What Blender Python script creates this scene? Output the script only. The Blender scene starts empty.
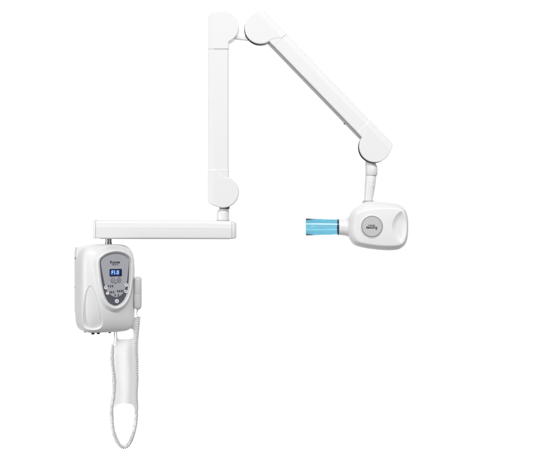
import bpy, bmesh, math, random
from mathutils import Vector, Matrix
import numpy as np
R = math.radians
S = 0.004                     # metres per drawing unit (the unit is drawn at 4 mm steps)
CX, CY = 272.5, 229.0
scene = bpy.context.scene
col = scene.collection
PI = math.pi

def W(x, y, d=0.0):
    """drawing coordinates (right, down, away) -> metres"""
    return Vector(((x-CX)*S, d*S, (CY-y)*S))

# ---------------------------------------------------------------- materials
def mat(name, color, rough=0.4, metal=0.0, coat=0.0, bump=0.0, var=0.0, trans=0.0, ior=1.45, spec=0.5, bscale=900):
    m = bpy.data.materials.new(name); m.use_nodes = True
    nt = m.node_tree; b = nt.nodes['Principled BSDF']
    b.inputs['Base Color'].default_value = (*color, 1)
    b.inputs['Roughness'].default_value = rough
    b.inputs['Metallic'].default_value = metal
    b.inputs['Coat Weight'].default_value = coat
    b.inputs['Coat Roughness'].default_value = 0.12
    b.inputs['Transmission Weight'].default_value = trans
    b.inputs['IOR'].default_value = ior
    b.inputs['Specular IOR Level'].default_value = spec
    tc = nt.nodes.new('ShaderNodeTexCoord')
    if var:
        n = nt.nodes.new('ShaderNodeTexNoise'); n.inputs['Scale'].default_value = 9; n.inputs['Detail'].default_value = 4
        nt.links.new(tc.outputs['Object'], n.inputs['Vector'])
        mr = nt.nodes.new('ShaderNodeMapRange')
        mr.inputs['To Min'].default_value = rough-var; mr.inputs['To Max'].default_value = rough+var
        nt.links.new(n.outputs['Fac'], mr.inputs['Value']); nt.links.new(mr.outputs['Result'], b.inputs['Roughness'])
    if bump:
        n2 = nt.nodes.new('ShaderNodeTexNoise'); n2.inputs['Scale'].default_value = bscale; n2.inputs['Detail'].default_value = 2
        nt.links.new(tc.outputs['Object'], n2.inputs['Vector'])
        bp = nt.nodes.new('ShaderNodeBump'); bp.inputs['Strength'].default_value = bump; bp.inputs['Distance'].default_value = 0.0004
        nt.links.new(n2.outputs['Fac'], bp.inputs['Height']); nt.links.new(bp.outputs['Normal'], b.inputs['Normal'])
    return m
M = {
 'white':  mat('white_plastic', (0.80, 0.80, 0.80), 0.38, coat=0.15, bump=0.10, var=0.06),
 'shell':  mat('shell_plastic', (0.77, 0.77, 0.775), 0.46, coat=0.1, bump=0.10, var=0.06),
 'grey':   mat('grey_plastic', (0.42, 0.42, 0.43), 0.5, bump=0.15),
 'handle': mat('handset_plastic', (0.64, 0.64, 0.65), 0.5, bump=0.15),
 'dark':   mat('dark_rubber', (0.025, 0.025, 0.03), 0.6, bump=0.2),
 'steel':  mat('brushed_steel', (0.32, 0.32, 0.33), 0.25, metal=1.0, var=0.08),
 'panelb': mat('panel_border', (0.085, 0.09, 0.115), 0.4),
 'panel':  mat('panel_film', (0.40, 0.40, 0.44), 0.42, bump=0.05),
 'badge':  mat('badge_film', (0.54, 0.54, 0.545), 0.42, bump=0.05),
 'rim':    mat('badge_edge', (0.20, 0.20, 0.205), 0.45),
 'ink':    mat('ink', (0.02, 0.02, 0.03), 0.6),
 'icon':   mat('icon_white', (0.78, 0.78, 0.8), 0.5),
 'cord':   mat('cord_plastic', (0.70, 0.70, 0.70), 0.45),
 'glass':  mat('blue_acrylic', (0.75, 0.86, 0.91), 0.04, trans=1.0, ior=1.30, coat=1.0),
 'navy':   mat('navy_ring', (0.015, 0.035, 0.10), 0.35),
 'lcd':    mat('lcd_dark', (0.006, 0.01, 0.04), 0.15),
 'plate':  mat('pale_remnant', (0.90, 0.90, 0.90), 0.6),
 'back':   mat('backdrop_paper', (0.86, 0.86, 0.86), 0.9, spec=0.1),
}
_nt = M['glass'].node_tree; _va = _nt.nodes.new('ShaderNodeVolumeAbsorption')
_va.inputs['Color'].default_value = (0.01, 0.66, 0.80, 1); _va.inputs['Density'].default_value = 125
_nt.links.new(_va.outputs['Volume'], _nt.nodes['Material Output'].inputs['Volume'])
def emis(name, c, s):
    m = bpy.data.materials.new(name); m.use_nodes = True
    b = m.node_tree.nodes['Principled BSDF']
    b.inputs['Base Color'].default_value = (*c, 1); b.inputs['Emission Color'].default_value = (*c, 1)
    b.inputs['Emission Strength'].default_value = s
    return m
M['glow'] = emis('lit_digits', (0.30, 0.55, 1.0), 0.9)
M['lcdblue'] = emis('lcd_backlight', (0.004, 0.02, 0.15), 0.5)

# ---------------------------------------------------------------- object helpers
def finish(name, bm, m, parent=None, smooth=35, bevel=0, segs=3, matrix=None, bsmooth=30):
    bmesh.ops.recalc_face_normals(bm, faces=bm.faces)
    me = bpy.data.meshes.new(name); bm.to_mesh(me); bm.free()
    o = bpy.data.objects.new(name, me); col.objects.link(o)
    me.materials.append(M[m])
    for p in me.polygons: p.use_smooth = True
    if bevel:
        b = o.modifiers.new('bevel', 'BEVEL'); b.width = bevel*S; b.segments = segs
        b.limit_method = 'ANGLE'; b.angle_limit = R(38); b.harden_normals = True
    if smooth < 180:
        me.set_sharp_from_angle(angle=R(smooth if not bevel else bsmooth))
    if parent is not None: o.parent = parent
    if matrix is not None:
        for v in me.vertices: v.co = matrix @ v.co
    return o

def loft(bm, loops, cap=True):
    rows = [[bm.verts.new(p) for p in lp] for lp in loops]
    n = len(rows[0])
    for a, b in zip(rows, rows[1:]):
        for i in range(n):
            bm.faces.new((a[i], a[(i+1) % n], b[(i+1) % n], b[i]))
    if cap:
        bm.faces.new(rows[0]); bm.faces.new(rows[-1])
    return rows

def vstack(rings, n=48):
    """rings: (x, y, d, r, flat) round sections stacked vertically"""
    return [[W(x+r*math.cos(2*PI*i/n), y, d+r*math.sin(2*PI*i/n)) for i in range(n)] for x, y, d, r in rings]
def hstack(rings, n=64):
    """rings: (x, y, d, r) round sections along x"""
    return [[W(x, y+r*math.cos(2*PI*i/n), d+r*math.sin(2*PI*i/n)) for i in range(n)] for x, y, d, r in rings]

def prism(bm, pts, d0, d1, place):
    a = [bm.verts.new(place(u, v, d0)) for u, v in pts]
    b = [bm.verts.new(place(u, v, d1)) for u, v in pts]
    n = len(pts)
    bm.faces.new(a); bm.faces.new(b)
    for i in range(n): bm.faces.new((a[i], a[(i+1) % n], b[(i+1) % n], b[i]))

def arc(cx, cy, r, a0, a1, n=24):
    return [(cx+r*math.cos(R(a0+(a1-a0)*i/n)), cy+r*math.sin(R(a0+(a1-a0)*i/n))) for i in range(n+1)]

def catmull(pts, sub=8, closed=True):
    out = []; n = len(pts)
    rng = range(n) if closed else range(n-1)
    for i in rng:
        if closed: p = [pts[(i+k-1) % n] for k in range(4)]
        else: p = [pts[max(0, min(n-1, i+k-1))] for k in range(4)]
        for k in range(sub):
            t = k/sub
            out.append(tuple(0.5*((2*p[1][c]) + (-p[0][c]+p[2][c])*t + (2*p[0][c]-5*p[1][c]+4*p[2][c]-p[3][c])*t*t
                       + (-p[0][c]+3*p[1][c]-3*p[2][c]+p[3][c])*t**3) for c in range(len(p[1]))))
    if not closed: out.append(tuple(pts[-1]))
    return out

def tube(bm, pts, r, n=6, caps=True):
    pts = [Vector(p) for p in pts]
    t0 = (pts[1]-pts[0]).normalized()
    ref = Vector((0, 1, 0)) if abs(t0.y) < 0.9 else Vector((1, 0, 0))
    u = t0.cross(ref).normalized(); loops = []
    for i, p in enumerate(pts):
        t = (pts[min(i+1, len(pts)-1)]-pts[max(i-1, 0)]).normalized()
        u = (u - t*u.dot(t)).normalized(); v = t.cross(u)
        loops.append([p + (u*math.cos(2*PI*k/n)+v*math.sin(2*PI*k/n))*r for k in range(n)])
    loft(bm, loops, caps)

def text_mesh(name, body, size, m, parent, matrix, bold=0.0, shear=0.0, depth=0.0002, sx=1.0):
    cu = bpy.data.curves.new(name, 'FONT'); cu.body = body; cu.size = size; cu.align_x = 'CENTER'; cu.align_y = 'CENTER'
    cu.offset = bold; cu.extrude = depth; cu.shear = shear; cu.resolution_u = 4
    t = bpy.data.objects.new(name+'_tmp', cu); col.objects.link(t)
    dg = bpy.context.evaluated_depsgraph_get(); dg.update()
    me = bpy.data.meshes.new_from_object(t.evaluated_get(dg))
    bpy.data.objects.remove(t)
    me.materials.clear(); me.materials.append(M[m])
    for v in me.vertices:
        v.co.x *= sx
        v.co = matrix @ v.co
    me.name = name
    o = bpy.data.objects.new(name, me); col.objects.link(o); o.parent = parent
    return o

# ---------------------------------------------------------------- the unit
unit = bpy.data.objects.new('dental_xray_unit', None); col.objects.link(unit)
unit['label'] = 'white wall-mounted dental x-ray unit with jointed arms, control box and blue cone'
unit['category'] = 'x-ray machine'

# --- control box ---------------------------------------------------------
TH = R(28); ct, st = math.cos(TH), math.sin(TH)
BX, BY, BD = 104.5, 288.6, 8.0           # centre of the box
HA, HB, HC = 28.0, 16.0, 44.3            # half width, half depth, half height
def BOX(x, y, z):
    """box local (x right, y away, z up) in drawing units -> metres"""
    return W(BX + x*ct - y*st, BY - z, BD + x*st + y*ct)

pan = catmull([(-15.8, 28), (-12.0, 32.0), (-6, 34.6), (1, 35.6), (8, 34.6), (13.2, 32), (16.3, 28), (16.4, 20), (15.8, 8), (14.6, -1), (12.6, -8), (8.4, -14), (1.5, -17.4), (-5.5, -14.6), (-9.6, -9), (-12.0, -2), (-14.2, 9), (-15.6, 20)], 6)
PX = lambda x: x*0.93+1.9
PZ = lambda z: z*0.975+0.75
pan = [(PX(a), PZ(b)) for a, b in pan]
PA = np.array(pan)
def sdf(P, poly):
    a = poly; b = np.roll(poly, -1, axis=0)
    d = b-a
    ap = P[:, None, :]-a[None]
    t = np.clip((ap*d).sum(-1)/(d*d).sum(-1), 0, 1)
    dist = np.sqrt(((ap-t[..., None]*d)**2).sum(-1)).min(1)
    yi, yj = a[:, 1], b[:, 1]
    cond = (yi[None] > P[:, 1:2]) != (yj[None] > P[:, 1:2])
    xin = (b[:, 0]-a[:, 0])[None]*(P[:, 1:2]-yi[None])/(yj-yi+1e-12)[None]+a[:, 0][None]
    ins = (cond & (P[:, 0:1] < xin)).sum(1) % 2 == 1
    return np.where(ins, -dist, dist)
def sm(a, b, x):
    t = np.clip((x-a)/(b-a), 0, 1); return t*t*(3-2*t)

def box_shell():
    N = 150
    g = np.tan(np.linspace(-PI/4, PI/4, N+1)*0.98)/math.tan(PI/4*0.98)
    idx = {}; V = []; F = []
    def vid(p):
        k = tuple(round(c, 6) for c in p)
        if k not in idx: idx[k] = len(V); V.append(p)
        return idx[k]
    for ax in range(3):
        for sg in (-1, 1):
            ids = []
            for i in range(N+1):
                row = []
                for j in range(N+1):
                    p = [0, 0, 0]; p[ax] = sg; p[(ax+1) % 3] = g[i]; p[(ax+2) % 3] = g[j]
                    row.append(vid(tuple(p)))
                ids.append(row)
            for i in range(N):
                for j in range(N): F.append((ids[i][j], ids[i+1][j], ids[i+1][j+1], ids[i][j+1]))
    A = np.array(V, float)
    p = np.where(A[:, 2] > 0, 5.0, 6.5)
    # blend of exponents kept continuous at z = 0
    rxz = (np.abs(A[:, 0])**p+np.abs(A[:, 2])**p)**(1/p)
    q = np.where(A[:, 1] < 0, 4.2, 14.0)
    s = (rxz**q+np.abs(A[:, 1])**q)**(-1/q)
    A = A*s[:, None]
    x = A[:, 0]*HA; y = A[:, 1]*HB; z = A[:, 2]*HC
    fr = A[:, 1] < 0
    # front swells towards the middle
    y = y - np.where(fr, 1, 0)*4.6*np.clip(1-A[:, 0]**2, 0, 1)*np.clip(1-np.abs(A[:, 2])**2.5, 0, 1)*np.clip(-A[:, 1], 0, 1)
    # raised rim round the control panel
    sel = fr & (A[:, 1] < -0.35)
    P = np.stack([x, z], 1)
    sd = np.full(len(x), 99.0); sd[sel] = sdf(P[sel], PA)
    ridge = np.where(sd < 0.7, -20.6, -20.6 - 3.0*sm(0.7, 2.0, sd))
    w = 1-sm(2.6, 7.0, sd)
    topk = sm(18, 34, z)
    y = np.where(sel, y*(1-w)+ridge*w, y)
    # scooped tongue down the left front corner
    sx = x*ct-y*st
    tong = np.array(catmull([(-12.0, 4.0), (-8.6, 1.5), (-5.6, -5), (-2.6, -16), (-0.4, -28), (-0.8, -36), (-5.5, -39.8), (-13, -39.8), (-18.2, -36.5), (-19.2, -28), (-18.2, -14), (-16, -3)], 6))
    sel2 = (sx < 6) & (z < 8) & (y < 8)
    td = np.full(len(x), 99.0); td[sel2] = sdf(np.stack([sx, z], 1)[sel2], tong)
    k = (1-sm(-1.3, 0.2, td))*(0.9+3.8*np.clip(-z/38, 0, 1))
    x = x + k*0.45; y = y + k*0.89
    bm = bmesh.new()
    vs = [bm.verts.new(BOX(*c)) for c in zip(x, y, z)]
    for f in F: bm.faces.new([vs[i] for i in f])
    return bm
box = finish('control_box', box_shell(), 'shell', unit, smooth=180)

# back plate / bracket behind the shell, standing a little proud at the top corner
bm = bmesh.new()
prism(bm, [(-26.6, 41.4), (-18.5, 42.6), (23, 42.6), (25, 30), (25, -24), (22, -28), (-23, -28), (-27.2, -24), (-27.3, 30), (-27.3, 35.5)], 9.6, 17.5, lambda u, v, d: BOX(u, d, v))
finish('mounting_bracket', bm, 'white', box, bevel=0.6)
for (x, y, z) in ((-28.0, 13, 30.2), (-28.0, 13, 1.0)):
    bm = bmesh.new()
    loft(bm, [[BOX(x+h, y+r*math.cos(2*PI*i/20), z+r*math.sin(2*PI*i/20)) for i in range(20)] for h, r in ((1.2, 1.0), (0.2, 1.0), (-0.1, 0.7))])
    finish('screw', bm, 'steel', box)

# control panel: dark border film, light film above it
bm = bmesh.new(); prism(bm, pan, -20.4, -21.4, lambda u, v, d: BOX(u, d, v))
panel = finish('control_panel', bm, 'panelb', box, bevel=0.15)
inner = catmull([(-15.2, 27.5), (-11.8, 31.6), (-5.9, 34.1), (1, 35.1), (7.9, 34.1), (13.0, 31.6), (15.8, 27.5), (15.0, 18), (13.8, 8), (11.8, 0), (8.8, -5.6), (2.2, -9.0), (-4.0, -6.8), (-8.6, -2.2), (-11.0, 4), (-12.8, 12), (-14.4, 20)], 6)
inner = [(PX(a), PZ(b)) for a, b in inner]
bm = bmesh.new(); prism(bm, inner, -21.3, -21.75, lambda u, v, d: BOX(u, d, v))
finish('panel_film', bm, 'panel', box, bevel=0.1)

FM = Matrix(((ct, 0, st, 0), (st, 0, -ct, 0), (0, 1, 0, 0), (0, 0, 0, 1)))  # text plane -> box front
def on_panel(x, z, off=-21.8, rot=0):
    return Matrix.Translation(BOX(PX(x), off, PZ(z))) @ FM @ Matrix.Rotation(rot, 4, 'Z')
def rrect(w, h, r, n=5):
    out = []
    for cx, cy, a in ((w-r, h-r, 0), (-w+r, h-r, 90), (-w+r, -h+r, 180), (w-r, -h+r, 270)): out += arc(cx, cy, r, a, a+90, n)
    return out
def plate(name, pts, x, z, d0, d1, m, parent, **k):
    x, z = PX(x), PZ(z)
    bm = bmesh.new(); prism(bm, [(u+x, v+z) for u, v in pts], d0, d1, lambda u, v, d: BOX(u, d, v))
    return finish(name, bm, m, parent, **k)
def ring(name, x, z, r, t, m, parent, d0=-21.4, d1=-21.95):
    x, z = PX(x), PZ(z)
    bm = bmesh.new(); n = 28
    prof = [(r-t, d0), (r-t, d1), (r+t, d1), (r+t, d0)]
    rows = [[bm.verts.new(BOX(x+rr*math.cos(2*PI*i/n), dd, z+rr*math.sin(2*PI*i/n))) for i in range(n)] for rr, dd in prof]
    for a, b in zip(rows, rows[1:]+rows[:1]):
        for i in range(n): bm.faces.new((a[i], a[(i+1) % n], b[(i+1) % n], b[i]))
    return finish(name, bm, m, parent)

plate('display', rrect(6.3, 3.6, 0.5), 1.0, 16.1, -21.6, -22.2, 'lcd', box, bevel=0.1)
plate('display_backlight', rrect(4.9, 2.6, 0.3), 0.2, 16.1, -22.1, -22.3, 'lcdblue', box)
text_mesh('display_digits', 'F1.0', 5.4*S, 'glow', box, on_panel(0.2, 16.1, -22.38), bold=0.00025, sx=0.86, depth=0.0001)
text_mesh('logo', 'Runyes', 3.9*S, 'ink', box, on_panel(0.2, 26.6), bold=0.0005, sx=0.92, depth=0.0001)
text_mesh('logo', 'MEDICAL', 1.7*S, 'ink', box, on_panel(0.6, 24.0), bold=0.0001, depth=0.0001)
text_mesh('caption', 'kV', 1.4*S, 'ink', box, on_panel(-3.6, 11.5), depth=0.0001)
text_mesh('caption', 'mA', 1.4*S, 'ink', box, on_panel(5.0, 11.5), depth=0.0001)
# the two round indicator keys with the patient symbol between them
def key(x, z, r=1.75, sym='+', dark=True):
    b = plate('button', arc(0, 0, r, 0, 345, 23), x, z, -21.3, -22.0, 'icon' if dark else 'panel', box, bevel=0.1)
    ring('button_ring', x, z, r+0.05, 0.22, 'panelb' if not dark else 'icon', box, -21.3, -22.15)
    text_mesh('symbol', sym, 2.6*S, 'ink', box, on_panel(x, z, -22.08), bold=0.0002, depth=0.0001)
key(-1.9, 8.0, 2.0, 'o', False)
key(4.6, 8.2, 2.0, 'A', False)
text_mesh('symbol', 'w', 2.4*S, 'ink', box, on_panel(1.2, 5.4), bold=0.0003, depth=0.0001)
key(-9.9, 1.2, 1.5, '<'); key(12.9, 3.2, 1.5, '>')
key(-8.1, -4.7, 1.3, '-'); key(12.3, -3.4, 1.3, '+')
key(2.3, -12.9, 1.75, 'v')
def tooth(x, z, s=1.0, h=1.0):
    pts = [(-0.45*s, -1.2*h), (0.0, -0.8*h), (0.45*s, -1.2*h), (0.6*s, 0.4*h), (0.55*s, 1.1*h), (0, 0.85*h), (-0.55*s, 1.1*h), (-0.6*s, 0.4*h)]
    plate('tooth_symbol', pts, x, z, -21.6, -21.92, 'ink', box)
for x in (-7.0, -4.6, -2.4): tooth(x, 2.4, .9, 1.05)
for x in (-5.2, -3.4, -1.2): tooth(x, -3.8, .9, 1.05)
for x in (3.2, 5.2, 7.2, 9.0): tooth(x, -2.9, .9, 1.1)
for x in (0.4, 3.9): tooth(x, -7.0, .8, 1.0)

# feet / cable glands under the box
for x, z, r, yy in ((-15.5, -44.0, 1.7, -6.5), (-10.0, -43.9, 1.7, -6.5), (2.0, -43.6, 1.3, -6), (-21.5, -42.2, 1.6, -1)):
    bm = bmesh.new()
    loft(bm, [[BOX(x+rr*math.cos(2*PI*i/20), yy+rr*math.sin(2*PI*i/20), z+h) for i in range(20)] for h, rr in ((3, r*.8), (0.4, r*.8), (0.2, r), (-0.9, r), (-1.4, r*.7))])
    finish('cable_gland', bm, 'dark' if x > -20 else 'grey', box)

# pin between box and arm
bm = bmesh.new(); loft(bm, vstack([(107.3, 236, 8, 3.1), (107.3, 242.6, 8, 3.1), (107.3, 242.8, 8, 3.5), (107.3, 248, 8, 3.5)]))
finish('pivot_pin', bm, 'steel', unit)

# --- horizontal arm ------------------------------------------------------
def xsec(top, bot, d0=-3.0, d1=19.0, rt=3.6, rb=1.6, groove=True):
    pts = []
    pts += [(top+rt-rt*math.sin(R(a)), d0+0.5+rt-rt*math.cos(R(a))) for a in (90, 75, 60, 45, 30, 15, 0)][::-1]
    pts += [(top+rt-rt*math.sin(R(a)), d1-rt+rt*math.cos(R(a))) for a in (90, 70, 45, 20, 0)]
    pts += [(bot-rb+rb*math.sin(R(a)), d1-rb+rb*math.cos(R(a))) for a in (0, 45, 90)]
    pts += [(bot-rb+rb*math.sin(R(a)), d0+0.5+rb-rb*math.cos(R(a))) for a in (90, 60, 30, 0)]
    m = top+(bot-top)*0.46
    if groove: pts += [(m+0.35, d0), (m+0.2, d0+0.35), (m-0.2, d0+0.35), (m-0.35, d0)]
    else: pts += [(m+0.35, d0), (m+0.3, d0), (m-0.3, d0), (m-0.35, d0)]
    return pts
bm = bmesh.new()
loft(bm, [[W(x, a, b) for a, b in xsec(t, bo)] for x, t, bo in ((96.3, 219.9, 238.4), (150, 219.9, 238.5), (200, 220.1, 238.7), (231.8, 221.0, 238.8))])
harm = finish('horizontal_arm', bm, 'white', unit, smooth=40)
def endcap(x0, x1, top, bot, sgn):
    bm = bmesh.new(); L = []
    for k in range(8):
        a = k/7*PI/2
        x = x0+(x1-x0)*math.sin(a); e = (1-math.cos(a))*abs(x1-x0)*0.75
        L.append([W(x, y_, d_) for y_, d_ in xsec(top+e*.8, bot-e*0.6, -3.1+e, 19.1-e, groove=False)])
    loft(bm, L); finish('end_cap', bm, 'white', harm, smooth=40)
endcap(95.9, 93.0, 219.7, 238.5, -1); endcap(232.2, 236.1, 220.9, 238.9, 1)
for x in (96.1, 232.0):
    bm = bmesh.new(); t = 220.2 if x < 100 else 221.3
    loft(bm, [[W(x+h, y_, d_) for y_, d_ in xsec(t, 238.3, -2.6, 18.6, groove=False)] for h in (-.5, .5)]); finish('seam', bm, 'grey', harm)
bm = bmesh.new()
prism(bm, [(100, 237.6), (230, 237.9), (230, 239.2), (100, 239.0)], 0.0, 16.0, lambda u, v, d: W(u, v, d))
finish('under_cover', bm, 'grey', harm, bevel=0.3)

# post on the arm
bm = bmesh.new()
loft(bm, vstack([(222.6, 222, 8, 6.2), (222.6, 219.6, 8, 6.3), (222.6, 213.5, 8, 6.3), (222.8, 211.2, 8, 6.0), (223.3, 209.4, 8, 5.4), (224.2, 208.2, 8, 4.5), (224.6, 206, 8, 4.2)]))
finish('pivot_post', bm, 'white', unit, smooth=50)
bm = bmesh.new(); loft(bm, vstack([(222.6, 221, 8, 6.7), (222.6, 219.95, 8, 6.7)])); finish('post_shadow_ring', bm, 'grey', unit)  # grey ring painted in as the shadow at the foot of the post
bm = bmesh.new(); loft(bm, vstack([(224.2, 208.6, 8, 5.0), (224.0, 206.6, 8, 5.4)])); finish('post_shadow_ring', bm, 'dark', unit)  # dark ring standing in for the shadow at the top of the post

# --- jointed arms --------------------------------------------------------
def make_arm(name, ox, oy, ang, L, side, full_first, channel):
    """ox,oy: centre of first joint; ang: direction of the arm; side: which side the discs bulge to.
    local: u along the arm, v from the back line (0) to the inner edge (21)."""
    dx, dy = math.cos(R(ang)), math.sin(R(ang))
    nx, ny = -dy*side, dx*side            # from back line towards inner edge
    CV = 15.2
    def pl(u, v, d): return W(ox+dx*u+nx*(v-CV), oy+dy*u+ny*(v-CV), d)
    D0, D1 = -2.0, 13.5
    root = None
    # main tube
    def extr(pts, d0, d1, m, nm, parent, bev, cut=6.0, slope=0.34):
        if channel: cut, slope = 6.6, 0.46
        bm = bmesh.new(); prism(bm, pts, d0, d1, lambda u, v, d: Vector((u, v, d)))
        bmesh.ops.bisect_plane(bm, geom=bm.verts[:]+bm.edges[:]+bm.faces[:], plane_co=(0, cut, 0), plane_no=(0, 1, 0))
        for v in bm.verts:
            if v.co.y < cut:
                k = slope*(cut-v.co.y)
                if abs(v.co.z-d0) < 1e-4: v.co.z += k
                elif abs(v.co.z-d1) < 1e-4: v.co.z -= k
        for v in bm.verts: v.co = pl(*v.co)
        return finish(nm, bm, m, parent, bevel=bev, segs=4, bsmooth=14)
    EW = 18.4 if channel else 20.7
    tube_o = extr([(2, 0.35), (L-2, 0.35), (L-2, EW), (2, EW)], D0+0.5, D1-0.5, 'white', name, unit, 1.3)
    for end in (0, 1):
        def E(u, v): return (u, v) if end == 0 else (L-u, v)
        r = 16.0
        # circle in (u,v) around (0,CV); starts on the inner side where it leaves the arm edge
        if end == 0 and full_first:
            a0 = math.degrees(math.asin((21-CV)/r))
            cir = arc(0, CV, r, a0, 180, 50)
            pts = cir + [(-15.8, 11.5), (-15.2, 8), (-14.3, 5), (-13.1, 2.7), (-11.6, 1.2), (-9.8, 0.3), (-8, 0), (22.3, 0), (22.3, 21)]
        else:
            # concave fillet from the disc back to the strip
            a0 = 5 if channel else 28
            sx_, sv_ = r*math.cos(R(a0)), CV+r*math.sin(R(a0))
            cir = arc(0, CV, r, a0, 192 if end else 180, 50)
            tail = [(-14.4, 7.6), (-12.9, 3.9), (-11.5, 1.4), (-9.9, 0.3), (-8, 0)] if end else [(-15.8, 11.5), (-15.2, 8), (-14.3, 5), (-13.1, 2.7), (-11.6, 1.2), (-9.8, 0.3), (-8, 0)]
            fil = [(22.5, 9.0), (21.0, 9.6), (19.0, 11.2), (16.9, 14.2), (15.3, 18.4), (14.6, 21.2)]
            if channel: fil = [(22.5, 7.6), (21.6, 8.0), (20.2, 9.2), (18.5, 11.4), (17.1, 14.0), (16.2, 16.0)]
            pts = cir + tail + [(22.5, 0)] + fil
        P2 = [E(*p) for p in pts]
        cov = extr(P2, D0, D1, 'white', 'joint_cover', tube_o, 1.2)
        if not (end == 0 and full_first):
            # sleeve under the cover
            sp = [E(*p) for p in ((4, 0.2), (23.2, 0.2), (23.2, EW+0.15), (4, EW+0.15))]
            extr(sp, D0+0.3, D1-0.3, 'white', 'sleeve', tube_o, 1.2)
        if end == 0 and full_first:
            bm = bmesh.new(); prism(bm, [(22.2, 6.2), (22.7, 6.2), (22.7, 20), (22.2, 20)], D0+0.4, D1-2, pl); finish('seam', bm, 'grey', tube_o)
        if channel:
            bm = bmesh.new(); q = arc(0, CV, 15.7, 0, 352.5, 47)
            prism(bm, [E(u, v+1.3) for u, v in q], 0.6, 5.5, pl)
            finish('joint_disc', bm, 'dark', tube_o, bevel=0.4)
    if channel:
        bm = bmesh.new(); prism(bm, [(12, 13), (L-12, 13), (L-12, 19.8), (L-18, 20.3), (18, 20.3), (12, 19.8)], 1.2, D1-3.5, pl)
        finish('shaded_lower_channel', bm, 'grey', tube_o, bevel=0.5)  # grey colour here also paints in the shade under the arm
        bm = bmesh.new(); prism(bm, [(L-39, 18.5), (L-36.5, 18.5), (L-36.9, 21.4), (L-38.6, 21.4)], 4, 8, pl)
        finish('stop_screw', bm, 'grey', tube_o)
    return tube_o, pl
arm1, pl1 = make_arm('lower_arm', 222.9, 26.9, 90, 165.0, -1, True, False)
arm2, pl2 = make_arm('upper_arm', 260.6, 28.0, 46.0, 164.6, 1, False, True)
# hinge link joining the two elbow discs
bm = bmesh.new()
prism(bm, [(226, 35), (256, 35.5), (256, 40.8), (246, 39.9), (226, 37.6)], 1.5, 7.0, lambda u, v, d: W(u, v, d))
finish('elbow_link', bm, 'white', unit, bevel=1.2)

# --- wrist ---------------------------------------------------------------
bm = bmesh.new()
loft(bm, vstack([(371.6, 157, 8, 5.0), (371.0, 162.2, 8, 5.2), (371.3, 163.6, 8, 5.5), (371.9, 165.4, 8, 6.0), (372.2, 167.5, 8, 6.25), (372.15, 174.6, 8, 6.2), (372.1, 175.0, 8, 5.9)]))
wrist = finish('wrist_swivel', bm, 'white', unit, smooth=50)
bm = bmesh.new(); loft(bm, vstack([(371.9, 174.8, 8, 5.5), (371.7, 175.8, 8, 5.5)])); finish('seam', bm, 'grey', wrist)
bm = bmesh.new()
loft(bm, vstack([(371.5, 175.5, 8, 5.5), (371.4, 176.2, 8, 5.7), (370.9, 184, 8, 5.5), (369.6, 196, 8, 4.8), (369.2, 199.6, 8, 4.4), (369.1, 204, 8, 4.4)]))
yoke = finish('yoke_stem', bm, 'white', unit, smooth=50)
bm = bmesh.new(); loft(bm, vstack([(369.2, 200.4, 8, 5.4), (369.4, 202.6, 8, 6.4)])); finish('stem_shadow_ring', bm, 'grey', yoke)  # grey ring colours in the shadow at the base of the stem
for yy in (182.5, 187.0):
    bm = bmesh.new(); c = W(373.6, yy, 3.4)
    bmesh.ops.create_uvsphere(bm, u_segments=12, v_segments=8, radius=0.55*S, matrix=Matrix.Translation(c)); finish('screw', bm, 'grey', yoke)

# --- tube head -----------------------------------------------------------
HX, HY = 378.5, 226.5
outer = catmull([(348.1, 222), (349.0, 216.5), (352.3, 210.5), (357.5, 206.0), (364, 202.6), (370, 201.6), (378, 201.5), (388, 202.3), (396.5, 203.4), (402.0, 205.8), (406.2, 211), (408.2, 220), (408.4, 230), (407.3, 239.5), (404.6, 245.3), (399.5, 249.2), (393, 250.4), (384, 250.4), (373, 249.4), (362, 247.6), (354.5, 245.0), (350.3, 240.3), (348.3, 234), (347.8, 228)], 8)
innr = catmull([(354.3, 224), (354.6, 217), (356.6, 213.0), (362, 210.8), (370, 209.2), (380, 208.3), (390, 208.1), (398, 208.7), (402.6, 211.6), (405.0, 219), (405.4, 228), (404.8, 236), (402.6, 242.4), (398, 245.2), (388, 245.9), (378, 245.5), (368, 244.2), (360, 242.6), (356.2, 240.0), (354.6, 234)], 8)
def radii(poly, n, cx, cy):
    out = []
    for k in range(n):
        a = 2*PI*k/n; dx, dy = math.cos(a), math.sin(a); best = 0
        for i in range(len(poly)):
            x1, y1 = poly[i][0]-cx, poly[i][1]-cy; x2, y2 = poly[(i+1) % len(poly)][0]-cx, poly[(i+1) % len(poly)][1]-cy
            ex, ey = x2-x1, y2-y1; den = dx*ey-dy*ex
            if abs(den) < 1e-12: continue
            t = (x1*ey-y1*ex)/den; s = (x1*dy-y1*dx)/den
            if t > 0 and -1e-9 <= s <= 1+1e-9: best = max(best, t)
        out.append(best)
    return out
N = 220
ro = radii(outer, N, HX, HY); ri = radii(innr, N, HX, HY)
def dish(x, y):
    s = max(math.hypot(x-408.5, y-226.9)-17.6, math.hypot(x-380.2, y-227)-25.6)
    if s >= 0: return 0.0
    t = min(1, -s/6.0); return 3.4*(1-(1-t)**2)
bm = bmesh.new(); rows = []
def addring(fr, d, disp=False):
    row = []
    for k in range(N):
        a = 2*PI*k/N; r = fr(k); x, y = HX+r*math.cos(a), HY+r*math.sin(a)
        dd = d+(dish(x, y) if disp else 0)
        row.append(bm.verts.new(W(x, y, dd)))
    rows.append(row)
back = [(0.02, 25), (0.3, 25), (0.6, 24.8), (0.8, 24.3)]
for s, d in back: addring(lambda k, s=s: ri[k]*s, d)
for m, d in ((1.0, 23.2), (0.8, 21.8), (0.5, 19), (0.2, 15.5), (0.05, 12.5), (0, 10)):
    addring(lambda k, m=m: ro[k]*(1-m)+ri[k]*m, d)
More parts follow.
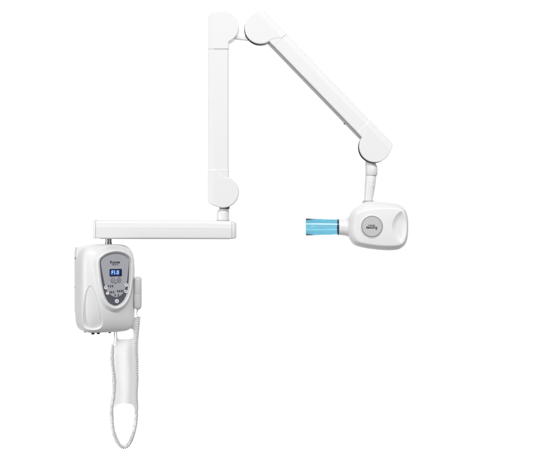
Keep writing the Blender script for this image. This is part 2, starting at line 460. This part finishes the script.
for m, d in ((0, 5), (0, 0.6), (0.02, -0.6), (0.08, -1.9), (0.2, -3.4), (0.45, -5.6), (0.7, -7.3), (0.9, -8.5), (1.0, -9.0)):
    addring(lambda k, m=m: ro[k]*(1-m)+ri[k]*m, d)
for i in range(1, 60):
    s = 1-i/60; addring(lambda k, s=s: ri[k]*s, -9.0-1.2*(1-s*s)-0.35*min(1, i/3), True)
for a, b in zip(rows, rows[1:]):
    for i in range(N): bm.faces.new((a[i], a[(i+1) % N], b[(i+1) % N], b[i]))
bm.faces.new(rows[0]); bm.faces.new(rows[-1])
head = finish('tube_head', bm, 'white', unit, smooth=180)
# collar
bm = bmesh.new()
loft(bm, hstack([(339.0, 227, 8, 7.4), (339.1, 227, 8, 8.0), (339.6, 227, 8, 8.25), (343.5, 227.1, 8, 8.4), (346, 227.2, 8, 8.8), (348, 227.1, 8, 9.7), (350, 227, 8, 10.8), (353, 227, 8, 11.8)]))
finish('collar', bm, 'white', head, smooth=60)
bm = bmesh.new(); tube(bm, [W(x, 226.9, d) for x, d in ((339.2, -0.2), (343.5, -0.45), (346, -0.85), (348, -1.8), (350, -3.3), (352.5, -6.6), (355, -9.0), (357, -9.6), (360.5, -10.1))], 0.28*S); finish('mould_seam', bm, 'white', head)
# badge
def facedisc(name, cx, cy, prof, m, parent):
    bm = bmesh.new(); n = 64
    loft(bm, [[W(cx+r*math.cos(2*PI*i/n), cy+r*math.sin(2*PI*i/n), d) for i in range(n)] for r, d in prof])
    return finish(name, bm, m, parent)
facedisc('badge_rim', 371.0, 226.5, [(11.6, -9.4), (11.5, -10.4), (11.1, -10.75), (10.4, -10.75)], 'white', head)
facedisc('badge_rim', 370.9, 226.5, [(10.5, -10.0), (10.5, -11.0), (9.9, -11.0)], 'rim', head)
facedisc('badge', 370.9, 226.5, [(9.8, -10.6), (9.8, -11.15), (9.6, -11.3)], 'badge', head)
HM = Matrix(((1, 0, 0, 0), (0, 0, -1, 0), (0, 1, 0, 0), (0, 0, 0, 1)))
T = Matrix.Translation
flip = Matrix.Rotation(PI, 4, 'Z')
text_mesh('logo', 'Runyes', 4.3*S, 'ink', head, T(W(370.6, 227.9, -11.36)) @ HM @ flip, bold=0.0005, sx=0.88, depth=0.0001)
text_mesh('logo', 'MEDICAL', 1.75*S, 'ink', head, T(W(370.3, 225.3, -11.36)) @ HM @ flip, bold=0.00015, sx=0.95, depth=0.0001)

# blue cone: hollow acrylic tube
bm = bmesh.new(); n = 96
prof = [(306.0, 8.85), (306.3, 9.0), (322, 8.5), (338.2, 7.95), (338.2, 6.9), (322, 7.4), (306.3, 7.9), (306.0, 8.05)]
Ls = hstack([(x, 227, 8, r) for x, r in prof], n)
rws = [[bm.verts.new(p) for p in lp] for lp in Ls]
for a, b in zip(rws, rws[1:]+rws[:1]):
    for i in range(n): bm.faces.new((a[i], a[(i+1) % n], b[(i+1) % n], b[i]))
cone = finish('cone', bm, 'glass', head, smooth=60)
def cring(x0, x1, ro_, ri_, m, nm):
    bm = bmesh.new()
    rws = [[bm.verts.new(p) for p in lp] for lp in hstack([(x0, 227, 8, ro_), (x1, 227, 8, ro_), (x1, 227, 8, ri_), (x0, 227, 8, ri_)], 64)]
    for a, b in zip(rws, rws[1:]+rws[:1]):
        for i in range(64): bm.faces.new((a[i], a[(i+1) % 64], b[(i+1) % 64], b[i]))
    return finish(nm, bm, m, head)
cring(338.0, 339.1, 8.15, 6.0, 'navy', 'cone_ring')

# --- handset, holder and cord ---------------------------------------------
bm = bmesh.new(); prism(bm, rrect(4.0, 10, 1.5), -3, 5, lambda u, v, d: W(131.6+u, 292+v, 10+d))
finish('handset_holder', bm, 'handle', box, bevel=0.5)
hs = bpy.data.objects.new('hand_switch', None); col.objects.link(hs); hs.location = W(137, 310, 8)
hs['label'] = 'grey hand switch with coiled cord, hooked on the right side of the control box'
hs['category'] = 'hand switch'
off = -hs.location
def hfin(nm, bm, m, **k): return finish(nm, bm, m, hs, matrix=Matrix.Translation(off), **k)
def hloop(y, w, t, cx=136.9, n=32, p=4):
    out = []
    for i in range(n):
        a = 2*PI*i/n; c, s = math.cos(a), math.sin(a); k = (abs(c)**p+abs(s)**p)**(-1/p)
        out.append(W(cx+w*c*k, y, 8+t*s*k))
    return out
bm = bmesh.new()
loft(bm, [hloop(*a) for a in ((277.0, 1.6, 2.4), (277.4, 2.5, 3.4), (278.6, 3.2, 4.2), (281, 3.5, 4.6), (294.6, 3.6, 4.7), (295.2, 3.4, 4.5))])
hfin('handle', bm, 'handle', smooth=50)
bm = bmesh.new()
loft(bm, [hloop(*a) for a in ((295.2, 3.3, 4.4), (295.6, 3.75, 4.9), (306, 3.65, 4.8), (308.6, 3.1, 4.2), (309.8, 2.2, 3.2), (310.3, 1.0, 1.6))])
hfin('grip', bm, 'handle', smooth=50)
# cord
path = catmull([(137.4, 318.0), (136.9, 326), (136.0, 336), (135.2, 346), (135.6, 362), (136.0, 376), (135.4, 388), (135.2, 398), (135.6, 410), (135.2, 420), (133.6, 431), (131.0, 439.5), (127.4, 446), (123.4, 448.7), (118.8, 446.3), (115.2, 440.5), (112.3, 431.5), (110.9, 421), (110.9, 409), (112.4, 398), (113.3, 387), (112.6, 374), (111.4, 362), (111.4, 354), (111.9, 346)], 12, closed=False)
pv = [Vector((x, y)) for x, y in path]
cum = [0]
for a, b in zip(pv, pv[1:]): cum.append(cum[-1]+(b-a).length)
tot = cum[-1]
def at(s):
    import bisect
    i = min(max(bisect.bisect(cum, s)-1, 0), len(pv)-2); t = (s-cum[i])/(cum[i+1]-cum[i])
    return pv[i].lerp(pv[i+1], t), (pv[i+1]-pv[i]).normalized()
random.seed(4)
bm = bmesh.new(); ph = 0; s = 0; hp = []
STEP = 12
while s < tot-0.01:
    p, t = at(s)
    nrm = Vector((-t.y, t.x))
    rr = 1.58+0.13*math.sin(s*0.31)+0.10*math.sin(s*0.83+1)+0.05*math.sin(s*2.3)
    hp.append(W(p.x+nrm.x*rr*math.cos(ph), p.y+nrm.y*rr*math.cos(ph), 6+rr*math.sin(ph)))
    pitch = 1.75 if s < 30 else (1.75-0.35*min(1, (s-30)/60))
    pitch *= 1+0.10*math.sin(s*0.23+2)+0.09*math.sin(s*0.9)
    ph += 2*PI/STEP; s += pitch/STEP
e1 = [W(136.9, 309, 8), W(135.6, 313, 8), W(136.2, 316.5, 7), W(139.2, 317.8, 6.5)]
e2 = [W(112.6, 344.5, 6), W(113.6, 341, 6), W(113.2, 336, 8), W(112.8, 328, 12)]
allp = [Vector(q) for q in e1]+hp+[Vector(q) for q in e2]
tube(bm, allp, 0.58*S, n=7)
hfin('coiled_cord', bm, 'cord', smooth=180)

# added pale sheet for leftover background grey in the cord loop, open at top
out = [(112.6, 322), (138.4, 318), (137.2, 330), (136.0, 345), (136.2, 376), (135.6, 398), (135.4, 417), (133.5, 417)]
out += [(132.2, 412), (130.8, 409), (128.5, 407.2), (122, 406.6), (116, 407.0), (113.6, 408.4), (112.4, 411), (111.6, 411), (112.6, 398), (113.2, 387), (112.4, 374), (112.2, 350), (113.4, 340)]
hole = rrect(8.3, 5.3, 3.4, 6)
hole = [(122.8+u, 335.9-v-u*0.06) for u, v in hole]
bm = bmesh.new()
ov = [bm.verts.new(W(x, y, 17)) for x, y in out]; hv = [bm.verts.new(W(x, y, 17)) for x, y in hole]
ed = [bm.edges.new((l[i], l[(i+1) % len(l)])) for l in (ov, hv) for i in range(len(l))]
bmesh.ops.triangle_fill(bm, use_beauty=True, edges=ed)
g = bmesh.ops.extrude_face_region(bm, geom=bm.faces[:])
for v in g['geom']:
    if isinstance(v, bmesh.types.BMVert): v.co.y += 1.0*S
remnant_o = finish('background_remnant', bm, 'plate', unit, smooth=30)

# ---------------------------------------------------------------- backdrop
bm = bmesh.new()
prof = [(3.2, -6.0)]
vs = [bm.verts.new(p) for p in ((-6.5, 8, -4.5), (6.5, 8, -4.5), (6.5, 8, 4.5), (-6.5, 8, 4.5), (-6.5, 8.05, -4.5), (6.5, 8.05, -4.5), (6.5, 8.05, 4.5), (-6.5, 8.05, 4.5))]
for f in ((0, 1, 2, 3), (4, 5, 6, 7), (0, 1, 5, 4), (1, 2, 6, 5), (2, 3, 7, 6), (3, 0, 4, 7)): bm.faces.new([vs[i] for i in f])
bd = finish('backdrop', bm, 'back'); bd['kind'] = 'structure'

# ---------------------------------------------------------------- light
def area(name, loc, target, sx, sy, power, c=(1, 1, 1)):
    l = bpy.data.lights.new(name, 'AREA'); l.shape = 'RECTANGLE'; l.size = sx; l.size_y = sy; l.energy = power; l.color = c
    o = bpy.data.objects.new(name, l); col.objects.link(o); o.location = loc
    o.rotation_euler = (Vector(target)-Vector(loc)).to_track_quat('-Z', 'Y').to_euler()
    return o
area('backdrop_lamp', (0, 5.6, 4.9), (0, 8, 0.9), 13, 0.8, 560)
area('backdrop_lamp', (0, 5.6, -4.9), (0, 8, -0.9), 13, 0.8, 560)
area('key_softbox', (0.5, -5.2, 4.8), (0, 0, 0), 8.0, 1.5, 425)
area('fill_light', (-4.6, -2.2, -0.2), (-0.6, 0, -0.2), 1.2, 2.2, 84)  # unseen light added to brighten the left side of the box
area('fill_light', (3.2, -5.2, 0.8), (0.2, 0, 0), 1.6, 2.2, 48)  # unseen light added to keep the right side from going dark

w = bpy.data.worlds.new('World'); scene.world = w; w.use_nodes = True
w.node_tree.nodes['Background'].inputs['Color'].default_value = (1, 1, 1, 1)
w.node_tree.nodes['Background'].inputs['Strength'].default_value = 0.30

# ---------------------------------------------------------------- camera
cam = bpy.data.cameras.new('camera'); co = bpy.data.objects.new('camera', cam); col.objects.link(co)
DIST = 4.0
co.location = (0, -DIST, 0); co.rotation_euler = (R(90), 0, 0)
cam.sensor_width = 36; cam.lens = 36*DIST/(545*S); cam.clip_end = 100; cam.clip_start = 0.05
scene.camera = co
scene.view_settings.view_transform = 'Standard'; scene.view_settings.look = 'None'
scene.view_settings.exposure = 0; scene.view_settings.gamma = 1
try:
    scene.cycles.transparent_max_bounces = 16; scene.cycles.transmission_bounces = 16; scene.cycles.max_bounces = 16
except Exception: pass
